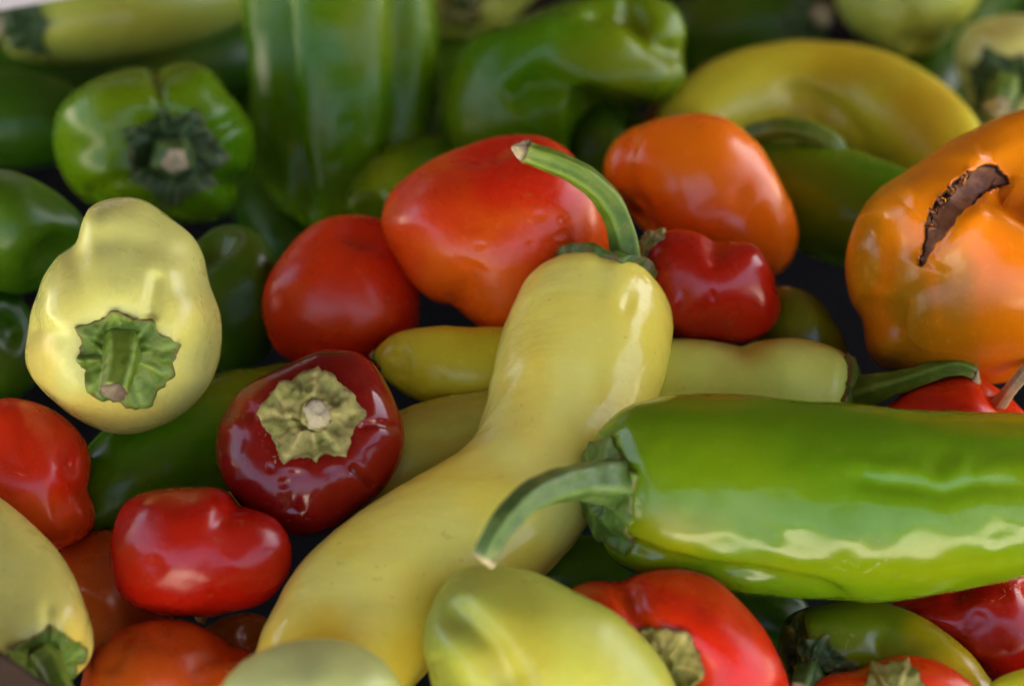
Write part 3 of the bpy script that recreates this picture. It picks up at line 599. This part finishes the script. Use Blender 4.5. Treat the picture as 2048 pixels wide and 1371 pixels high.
P('amber_big', 'orange_pepper', 'amber', 'big orange pepper with green blotches and a split showing brown dried tissue', GR['o'],
  h=36, outline=[(1688, 530), (1699, 470), (1724, 415), (1765, 375), (1810, 345), (1862, 305), (1940, 255), (2028, 211), (2100, 215), (2200, 300), (2250, 450), (2230, 620), (2130, 730), (2040, 762), (1930, 768), (1830, 760), (1765, 742), (1737, 705), (1728, 645), (1702, 606), (1690, 570)],
  at=(1950, 500), axis=(0.25, 0.55, 0.75), asp=0.95, dimple=0.25, lobes=4, phase=10, lob=0.03, groove=0.06, thick=0.95, res=(270, 310), uneven=0.03,
  grooves=[([(1838, 535), (1862, 470), (1895, 412), (1945, 366), (2000, 352)], 40, 22), ([(1990, 372), (2040, 405), (2110, 450)], 24, 30), ([(1812, 410), (1860, 360), (1920, 325), (1985, 318)], 30, -12),
           ([(1705, 605), (1760, 625), (1810, 640)], 34, 14), ([(1722, 430), (1758, 500), (1750, 590)], 28, 11), ([(1790, 640), (1806, 700), (1790, 750)], 26, 9), ([(1862, 530), (1915, 468), (1968, 412)], 24, -11), ([(1950, 300), (2000, 270), (2060, 240)], 26, 6)],
  dents=[(1868, 415, 9, -7), (1888, 392, 9, -7), (1906, 372, 9, -7), (1935, 345, 10, -8), (1858, 445, 8, -5), (1975, 450, 60, -6), (2010, 500, 40, 4), (1780, 520, 50, 5)],
  bark=[([(1840, 528), (1862, 475), (1893, 415), (1940, 372), (1980, 352), (2003, 362)], [2, 16, 28, 27, 25, 18])],
  patches=[(1825, 610, 50, 120, 0.6), (1735, 500, 32, 110, 0.5), (1905, 570, 45, 110, 0.55), (1850, 690, 110, 60, 0.5)],
  body_label='orange flesh with green blotches, split open by a brown dried gash')
P('scarlet_big', 'red_pepper', 'blush', 'large orange-red pepper with a pitted shiny side, behind the arched stem', GR['r'],
  h=28, outline=[(765, 455), (770, 415), (790, 375), (840, 330), (900, 300), (950, 279), (1000, 265), (1060, 263), (1110, 279), (1150, 310), (1187, 365), (1212, 420), (1221, 480), (1212, 540), (1180, 610), (1130, 660), (1060, 690), (1000, 680), (940, 645), (905, 616), (870, 603), (830, 570), (790, 522)],
  axis=(0.1, -0.85, -0.3), asp=0.8, lobes=4, phase=35, lob=0.025, groove=0.035, thick=0.9, uneven=0.025, res=(190, 230),
  grooves=[([(905, 610), (930, 570), (950, 520)], 28, 6), ([(1000, 300), (960, 380), (930, 470)], 40, 5), ([(1128, 455), (1140, 480), (1135, 510), (1145, 530)], 6, 5), ([(1148, 470), (1152, 500), (1146, 525)], 5, -3)],
  dents=[(1127, 437, 7, 5), (1118, 470, 6, 4), (1122, 493, 6, 4), (1132, 515, 6, 4), (960, 490, 7, 4), (1080, 430, 9, 3), (1060, 490, 8, 3), (1098, 485, 8, 2), (1055, 275, 12, 3)],
  patches=[(1040, 330, 170, 110, 1.0), (860, 400, 120, 100, 0.75), (1080, 480, 90, 60, 0.5), (800, 500, 60, 60, 0.5)])
P('scarlet_mid', 'red_pepper', 'scarlet', 'plain orange-red pepper leaning on the large pitted one, left of it', GR['r'],
  h=10, outline=[(524, 625), (529, 572), (558, 520), (600, 472), (650, 438), (700, 430), (760, 436), (805, 470), (834, 545), (840, 610), (832, 670), (790, 712), (730, 742), (660, 742), (590, 724), (545, 692)],
  axis=(-0.3, -0.7, -0.4), lobes=3, lob=0.02, groove=0.03, patches=[(700, 640, 90, 50, 0.3)], dents=[(678, 677, 6, 3)])
P('orange_mid', 'orange_pepper', 'orange', 'glossy clean orange pepper right behind the bean-shaped red one', GR['o'],
  h=22, outline=[(1205, 342), (1214, 305), (1243, 270), (1290, 246), (1350, 233), (1410, 232), (1460, 245), (1500, 275), (1540, 330), (1570, 388), (1588, 440), (1590, 485), (1577, 525), (1545, 552), (1490, 555), (1410, 535), (1330, 495), (1285, 455), (1240, 412), (1214, 382)],
  axis=(-0.75, -0.5, 0.1), asp=0.9, lobes=3, phase=60, lob=0.03, groove=0.04, uneven=0.03, grooves=[([(1275, 258), (1248, 315), (1258, 380), (1300, 440)], 18, 12)], dents=[(1480, 390, 22, 4), (1440, 420, 20, -3), (1320, 340, 30, 3)],
  patches=[(1380, 440, 140, 50, 0.5), (1490, 400, 60, 60, 0.35)])
P('green_ball', 'green_pepper', 'olive', 'rounded light green pepper end peeking out from behind the bean-shaped red one', GR['g'],
  h=-10, outline=[(1490, 640), (1520, 590), (1565, 570), (1620, 588), (1662, 630), (1688, 685), (1685, 735), (1610, 770), (1510, 745)], axis=(0.5, -0.3, -0.3), lob=0.02, groove=0.02)
P('green_hook', 'green_pepper', 'midgreen', 'dark green pepper with a hooked stem between the clean orange and the big orange one', GR['g'],
  h=-4, spine=[(1480, 320, 70, 4), (1560, 372, 102, 4), (1660, 405, 114, 4), (1780, 445, 112, 6), (1900, 480, 90, 10), (1980, 510, 50, 14)], cap0=0.5, e0=0.6, lob=0.03, groove=0.05,
  stem=dict(pts=[(1470, 300, 30, -14), (1508, 272, 25, -26), (1565, 257, 22, -34), (1625, 268, 22, -36), (1664, 295, 24, -36), (1680, 325, 20, -34)], mat='stem', tip=0.4, tipdir=(-.4, -.9, 0)))
P('green_bell', 'green_pepper', 'midgreen', 'glossy green bell pepper with puckered dark calyx, behind the pale yellow one', GR['g'],
  h=16, outline=[(104, 275), (122, 212), (172, 166), (245, 138), (290, 135), (310, 140), (330, 133), (372, 124), (422, 144), (462, 190), (503, 240), (512, 290), (500, 335), (474, 362), (468, 405), (435, 438), (380, 448), (300, 432), (220, 420), (150, 390), (113, 335)],
  at=(320, 290), axis=(0.14, -0.1, 0.98), asp=0.95, dimple=0.26, lobes=4, phase=45, lob=0.05, groove=0.09, e=0.62, gw=0.22, thick=1.0, res=(120, 140),
  grooves=[([(308, 128), (316, 180), (330, 232)], 14, 13), ([(500, 225), (450, 250), (410, 270)], 18, 14), ([(485, 385), (440, 370), (400, 350)], 18, 18), ([(170, 390), (220, 370), (280, 350)], 20, 10)],
  patches=[(250, 200, 120, 60, 0.4)],
  calyx=dict(at=(348, 308), axis=(0.14, -0.08, 0.98), r=104, mat='darkcalyx', n=7, valley=0.82, crinkle=1.8, thick=1.4, vein=0.6),
  stem=dict(pts=[(345, 312, 55, 10), (346, 314, 46, -1), (348, 318, 36, -9), (350, 322, 26, -14)], mat='bluestem', tip=0.2))
P('shade_bell_side', 'green_pepper', 'darkgreen', 'shaded tail of the green bell at the left edge, a separate darkened body', GR['g'],
  h=-10, spine=[(-140, 245, 60, 6), (-60, 240, 90, 2), (40, 240, 98), (130, 250, 80, 4), (200, 260, 40, 8)], lob=0.03, groove=0.05)  # the bell's own body, its shade put into a darker skin
P('green_arch', 'green_pepper', 'midgreen', 'blocky lobed green pepper with a dimpled blunt end, behind the pitted orange-red one', GR['g'],
  h=4, outline=[(903, 140), (950, 70), (1040, 32), (1140, 2), (1250, -16), (1345, 6), (1372, 58), (1362, 112), (1369, 165), (1325, 206), (1240, 207), (1182, 222), (1148, 265), (1130, 325), (1050, 365), (940, 345), (893, 275), (888, 200)],
  at=(1100, 160), axis=(-0.55, -0.5, -0.45), asp=1.0, dimple1=0.2, lobes=4, phase=15, lob=0.04, groove=0.06, e=0.65, thick=0.85, res=(110, 140), uneven=0.03,
  grooves=[([(1252, -20), (1266, 35), (1300, 78), (1372, 112)], 20, 20), ([(1010, 215), (1060, 170), (1130, 175), (1200, 212)], 28, 26), ([(1130, 40), (1120, 100), (1080, 160)], 34, 8)], dents=[(1266, 40, 22, 9), (1300, 30, 40, -5), (1240, 100, 50, -6), (1310, 150, 40, -5), (1010, 280, 60, -6)],
  patches=[(1270, 110, 130, 110, 0.8), (940, 220, 50, 90, 0.4)])
P('green_stub', 'green_pepper', 'midgreen', 'small light green tip poking out between the tall green and the pitted red pepper', GR['g'],
  h=2, spine=[(735, 420, 42, 0), (752, 385, 52, 0), (800, 345, 58, 4), (880, 330, 66, 10), (980, 340, 60, 20)], cap0=0.6, lob=0.03, groove=0.06, patches=[(770, 340, 70, 40, 0.8)])
P('green_tall', 'green_pepper', 'midgreen', 'tall ridged green pepper standing upright behind, beside the green bell', GR['g'],
  h=12, spine=[(655, 462, 70, 20), (665, 400, 132, 12), (678, 320, 162, 5), (688, 200, 183, -4), (682, 60, 188, -16), (672, -80, 186, -28), (665, -200, 150, -38)], follow=0.15, cap0=0.6, e0=0.6, dimple=0.0, lobes=4, phase=-8, lob=0.03, groove=0.05, gw=0.2, lobe_mid=0.7, res=(100, 150), uneven=0.03,
  grooves=[([(548, -80), (556, 80), (568, 250), (605, 400), (630, 450)], 20, 40), ([(800, -80), (806, 120), (800, 260), (760, 390), (720, 450)], 24, 30), ([(520, -60), (520, 120), (535, 260)], 12, 4)], dents=[(690, 250, 18, 4), (670, 320, 16, 4), (700, 130, 40, 5), (660, 40, 40, -5)],
  patches=[(740, 60, 60, 90, 0.5), (640, 230, 30, 100, 0.3)])
P('green_shade', 'green_pepper', 'darkgreen', 'small dark green pepper deep in shade under the blocky green one', GR['g'],
  h=-20, outline=[(1120, 290), (1150, 225), (1210, 195), (1275, 215), (1310, 280), (1290, 350), (1220, 385), (1150, 365)], axis=(0.4, 0.5, 0.4), lob=0.03, groove=0.05)
P('golden_arch', 'banana_pepper', 'golden', 'arched golden yellow pepper behind the hooked stem', GR['b'],
  h=10, spine=[(1350, 275, 60, 6), (1425, 228, 92, 2), (1530, 196, 106), (1645, 190, 108), (1755, 214, 108), (1845, 268, 102), (1915, 350, 82, 4), (1960, 430, 50, 8)], cap0=0.7, lob=0.02, groove=0.03,
  grooves=[([(1560, 175), (1620, 188), (1680, 228), (1730, 300)], 22, 16), ([(1500, 140), (1600, 130)], 20, 3)], patches=[(1850, 230, 90, 90, 0.8), (1700, 130, 140, 50, 0.6)], uneven=0.03)
P('brown_back', 'red_pepper', 'rust', 'brownish red sliver of a pepper behind the clean orange one', GR['r'],
  h=0, outline=[(1290, 235), (1320, 203), (1360, 192), (1400, 200), (1432, 225), (1430, 280), (1370, 310), (1310, 290)], axis=(0.3, 0.5, 0.5), lob=0.02, groove=0.02, patches=[(1360, 240, 90, 80, 0.3)])
P('green_top', 'green_pepper', 'darkgreen', 'dark green pepper with a greyish calyx at the top, above the golden arched one', GR['g'],
  h=4, spine=[(1640, 30, 80, -4), (1590, 40, 108, 0), (1490, 58, 108, 6), (1400, 75, 95, 14), (1330, 90, 60, 22)], cap0=0.5, e0=0.6, lob=0.05, groove=0.09, lobes=4, patches=[(1440, 40, 60, 50, 0.4)],
  calyx=dict(at=(1625, 35), r=80, mat='darkcalyx', n=6, axis=(0.4, 0.1, 0.9), crinkle=1.4), stem=dict(pts=[(1628, 35, 30, 4), (1634, 34, 27, -14), (1645, 28, 24, -24)], mat='bluestem', tip=0.3))
P('pale_top', 'banana_pepper', 'lime', 'pale yellow pepper end hanging into view at the top, between green ones', GR['b'],
  h=14, outline=[(1668, -10), (1690, 48), (1735, 85), (1800, 110), (1860, 102), (1912, 60), (1950, 10), (1985, -60), (1900, -150), (1750, -150), (1680, -80)], axis=(0.2, -0.8, 0.3), lob=0.05, groove=0.07, asp=1.0,
  grooves=[([(1790, -20), (1800, 40), (1830, 100)], 30, 12)], patches=[(1830, 60, 60, 60, 0.4)])
P('pale_top_corner', 'banana_pepper', 'cream', 'pale yellow pepper in the top corner with its green calyx and stem turned down', GR['b'],
  h=8, outline=[(1911, 110), (1925, 58), (1980, 36), (2048, 30), (2130, 60), (2170, 150), (2130, 260), (2040, 285), (1960, 240), (1925, 175)], axis=(0.0, -0.3, 0.95), asp=1.0, lobes=4, phase=0, lob=0.04, groove=0.07, dimple=0.2, patches=[(2000, 60, 60, 40, 0.2)],
  calyx=dict(at=(2010, 165), r=78, mat='darkcalyx', n=6, crinkle=1.3), stem=dict(pts=[(2010, 165, 34, 6), (2005, 180, 30, -10), (1996, 215, 27, -18)], mat='stem', tip=0.3))
P('pale_top_left', 'banana_pepper', 'lime', 'long pale yellow pepper lying along the top above the green bell', GR['b'],
  h=18, spine=[(5, 25, 80, -6), (70, 30, 96, 0), (190, 32, 99, 4), (320, 14, 92, 8), (440, -10, 74, 14), (560, -40, 45, 20)], cap0=0.5, e0=0.6, lob=0.03, groove=0.04, patches=[(250, 60, 150, 60, 0.4)],
  calyx=dict(at=(35, 45), r=70, mat='darkcalyx', n=6, axis=(-0.45, 0.0, 0.9), crinkle=1.2), stem=dict(pts=[(35, 45, 30, 6), (18, 45, 26, -12), (-10, 50, 24, -20)], mat='bluestem', tip=0.3))
P('pale_top_mid', 'banana_pepper', 'lime', 'pale pepper at the top between the tall and the blocky green ones', GR['b'],
  h=12, outline=[(812, -5), (836, 50), (880, 79), (940, 83), (1000, 60), (1050, 15), (1080, -40), (1000, -120), (880, -120), (810, -60)], axis=(0.0, 0.1, 0.95), lobes=4, lob=0.05, groove=0.06,
  calyx=dict(at=(925, -4), r=62, mat='drycalyx', n=6, crinkle=1.2), stem=dict(pts=[(925, -5, 24, 6), (928, -8, 22, -10), (934, -16, 20, -20)], mat='stem', tip=0.3))
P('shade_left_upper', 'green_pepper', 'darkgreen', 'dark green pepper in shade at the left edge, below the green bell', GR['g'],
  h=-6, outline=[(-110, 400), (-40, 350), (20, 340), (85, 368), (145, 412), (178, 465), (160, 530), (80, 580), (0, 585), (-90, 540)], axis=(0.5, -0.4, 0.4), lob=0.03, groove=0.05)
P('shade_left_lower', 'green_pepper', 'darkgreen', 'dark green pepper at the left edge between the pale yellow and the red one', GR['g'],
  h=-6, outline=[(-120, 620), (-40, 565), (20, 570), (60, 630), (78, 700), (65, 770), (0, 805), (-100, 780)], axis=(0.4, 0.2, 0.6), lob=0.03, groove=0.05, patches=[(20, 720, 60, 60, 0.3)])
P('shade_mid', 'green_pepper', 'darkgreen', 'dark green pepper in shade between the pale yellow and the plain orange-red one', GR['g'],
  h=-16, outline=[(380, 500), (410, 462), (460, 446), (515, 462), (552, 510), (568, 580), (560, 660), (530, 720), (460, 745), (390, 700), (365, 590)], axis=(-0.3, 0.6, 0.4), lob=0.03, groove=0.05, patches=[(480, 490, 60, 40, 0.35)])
P('green_long', 'green_pepper', 'midgreen', 'long green pepper lying low between the pale yellow and star-topped red ones', GR['g'],
  h=-14, spine=[(610, 760, 50, 4), (540, 805, 82, 2), (450, 850, 112), (350, 905, 126), (260, 965, 118), (195, 1025, 85, 2), (150, 1075, 45, 6)], lob=0.03, groove=0.05, patches=[(470, 770, 90, 50, 0.6)], dents=[(300, 920, 30, 4), (360, 890, 25, 4)])
P('lime_bit', 'banana_pepper', 'lime', 'small yellow-green sliver between the star-topped and the smooth deep red pepper', GR['b'],
  h=-12, outline=[(395, 985), (420, 952), (460, 945), (505, 970), (520, 1030), (480, 1075), (420, 1060)], axis=(0.3, 0.3, 0.5), lob=0.02, groove=0.02)
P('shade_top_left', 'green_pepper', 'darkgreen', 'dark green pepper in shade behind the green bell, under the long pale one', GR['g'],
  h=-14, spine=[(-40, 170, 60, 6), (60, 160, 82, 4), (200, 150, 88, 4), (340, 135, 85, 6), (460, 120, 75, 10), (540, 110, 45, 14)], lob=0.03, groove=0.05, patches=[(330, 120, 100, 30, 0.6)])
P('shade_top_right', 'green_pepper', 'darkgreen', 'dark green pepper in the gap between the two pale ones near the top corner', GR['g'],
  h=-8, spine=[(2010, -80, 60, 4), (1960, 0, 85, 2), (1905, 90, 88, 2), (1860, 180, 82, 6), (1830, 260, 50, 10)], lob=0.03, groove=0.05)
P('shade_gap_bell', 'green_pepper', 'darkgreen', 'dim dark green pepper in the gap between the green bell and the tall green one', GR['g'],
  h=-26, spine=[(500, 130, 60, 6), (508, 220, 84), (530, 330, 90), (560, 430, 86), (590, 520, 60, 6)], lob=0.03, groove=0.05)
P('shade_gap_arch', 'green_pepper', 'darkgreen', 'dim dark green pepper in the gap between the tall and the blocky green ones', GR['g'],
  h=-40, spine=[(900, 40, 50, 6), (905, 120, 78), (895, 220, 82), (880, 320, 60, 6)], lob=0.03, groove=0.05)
P('shade_low_rust', 'orange_pepper', 'rust', 'dim brownish pepper in the dark gap below the smooth deep red one', GR['o'],
  h=-40, outline=[(400, 1270), (440, 1235), (500, 1225), (550, 1250), (560, 1310), (520, 1360), (450, 1365), (405, 1330)], axis=(0.3, 0.3, 0.5), lob=0.02, groove=0.02)
P('shade_low_green', 'green_pepper', 'darkgreen', 'dark green filler pepper added in the dark gap below the large bright green one', GR['g'],
  h=-40, spine=[(1040, 1160, 40, 4), (1110, 1140, 62), (1220, 1140, 70), (1400, 1180, 74), (1540, 1230, 68), (1620, 1260, 40, 4)], lob=0.03, groove=0.05)  # invented filler, keeps the dark gap from looking hollow

# ------------------------------------------------------------------ the box and what surrounds it
def box_obj(name, lo, hi, mat, parent=None, origin=(0, 0, 0), bev=0.0015):
    lo, hi = np.array(lo), np.array(hi); c = (lo + hi) / 2 - np.array(origin); s = hi - lo
    import bmesh
    bm = bmesh.new(); bmesh.ops.create_cube(bm, size=1.0)
    for v in bm.verts: v.co = Vector(np.array(v.co) * s + c)
    bmesh.ops.bevel(bm, geom=bm.edges[:], offset=bev, segments=2, affect='EDGES')
    me = bpy.data.meshes.new(name); bm.to_mesh(me); bm.free(); me.materials.append(mat)
    o = bpy.data.objects.new(name, me); COL.objects.link(o); o.parent = parent; return o
card = plain_mat('brown_cardboard', (0.035, 0.02, 0.012), (0.055, 0.032, 0.019), 40, 0.85, (1, 1, 6))
whitecard = plain_mat('pinkish_white_card', (0.72, 0.62, 0.58), (0.78, 0.70, 0.66), 40, 0.8)
gap_black = plain_mat('gap_shade_black', (0.002, 0.002, 0.002), (0.004, 0.004, 0.004), 60, 0.9)  # near-black floor colour stands in for the deep shade between the peppers
BX, BY0, BY1, BZ0, BZ1 = 0.40, -0.30, 0.42, 0.045, 0.125
bx = bpy.data.objects.new('pepper_box', None); COL.objects.link(bx); bx.location = (0, 0, 0.012)
bx['label'] = 'brown cardboard box holding the heap of peppers, floor blackened as shade in the gaps'; bx['category'] = 'box'
o3 = (0, 0, 0.012)
box_obj('base', (-BX, BY0, 0.012), (BX, BY1, BZ0), gap_black, bx, o3)
box_obj('side_panel', (-BX - .006, BY0, 0.012), (-BX - .0005, BY1, BZ1), card, bx, o3)
box_obj('side_panel', (BX + .0005, BY0, 0.012), (BX + .006, BY1, BZ1), card, bx, o3)
box_obj('end_panel', (-BX - .006, BY0 - .0065, 0.012), (BX + .006, BY0 - .0005, BZ1), card, bx, o3)
box_obj('end_panel', (-BX - .006, BY1 + .0005, 0.012), (BX + .006, BY1 + .0065, BZ1), card, bx, o3)
def slab(name, mat, pxa, pxb, da, db, wide_cam, thick, parent=None):
    """a flat sheet with one edge running between two photo points and its width along a camera-axes direction"""
    A, B = to_world(cpt(*pxa, da)), to_world(cpt(*pxb, db)); W = np.asarray(wide_cam) @ R3
    n = unit(np.cross(B - A, W)) * thick
    V = [A, B, B + W, A + W, A + n, B + n, B + W + n, A + W + n]; o = (A + B + 2 * np.asarray(A) + W) / 4
    me = bpy.data.meshes.new(name); me.from_pydata([tuple(v - o) for v in V], [], [(0, 1, 2, 3), (7, 6, 5, 4), (0, 4, 5, 1), (1, 5, 6, 2), (2, 6, 7, 3), (3, 7, 4, 0)])
    me.materials.append(mat); ob = bpy.data.objects.new(name, me); COL.objects.link(ob); ob.location = Vector(o); return ob
f = slab('cardboard_scrap', card, (-160, 1202), (130, 1398), plane_depth(1340) - .065, plane_depth(1340) - .075, (-0.06, -0.07, -0.01), 0.004)
f['label'] = 'blurred edge of brown cardboard in the bottom corner, in front of the pale pepper'; f['category'] = 'cardboard'
f = slab('card', whitecard, (-180, 53), (420, -52), plane_depth(0) - .16, plane_depth(0) - .16, (-0.02, 0.10, -0.03), 0.002)
f['label'] = 'edge of a pinkish white card lying over the long pale pepper in the top corner'; f['category'] = 'card'
# the stall: table under the box, pavement in front, awning overhead
def sheet(name, lo, hi, mat):
    o = box_obj(name, lo, hi, mat, None); o['kind'] = 'structure'; return o
wood = plain_mat('stall_boards', (0.18, 0.11, 0.06), (0.26, 0.17, 0.10), 30, 0.7, (1, 12, 12))
pave = plain_mat('pavement', (0.43, 0.40, 0.33), (0.53, 0.49, 0.41), 3, 0.9)
cloth = plain_mat('awning_cloth', (0.045, 0.020, 0.014), (0.055, 0.026, 0.018), 8, 0.9)
sheet('table', (-1.5, -0.36, -0.04), (1.5, 0.9, 0.0115), wood)
sheet('ground', (-80, -80, -0.9), (80, 80, -0.8), pave)
aw = box_obj('awning', (-2.2, -1.90, 1.44), (1.7, 3.0, 1.46), cloth, None)
cu = box_obj('added_back_cloth', (-2.2, 1.6, -0.8), (1.7, 1.62, 1.435), cloth, aw)  # unseen curtain added to keep sky light from behind off the heap
aw['label'] = 'dark red-brown awning stretched over the stall above the heap'; aw['category'] = 'awning'
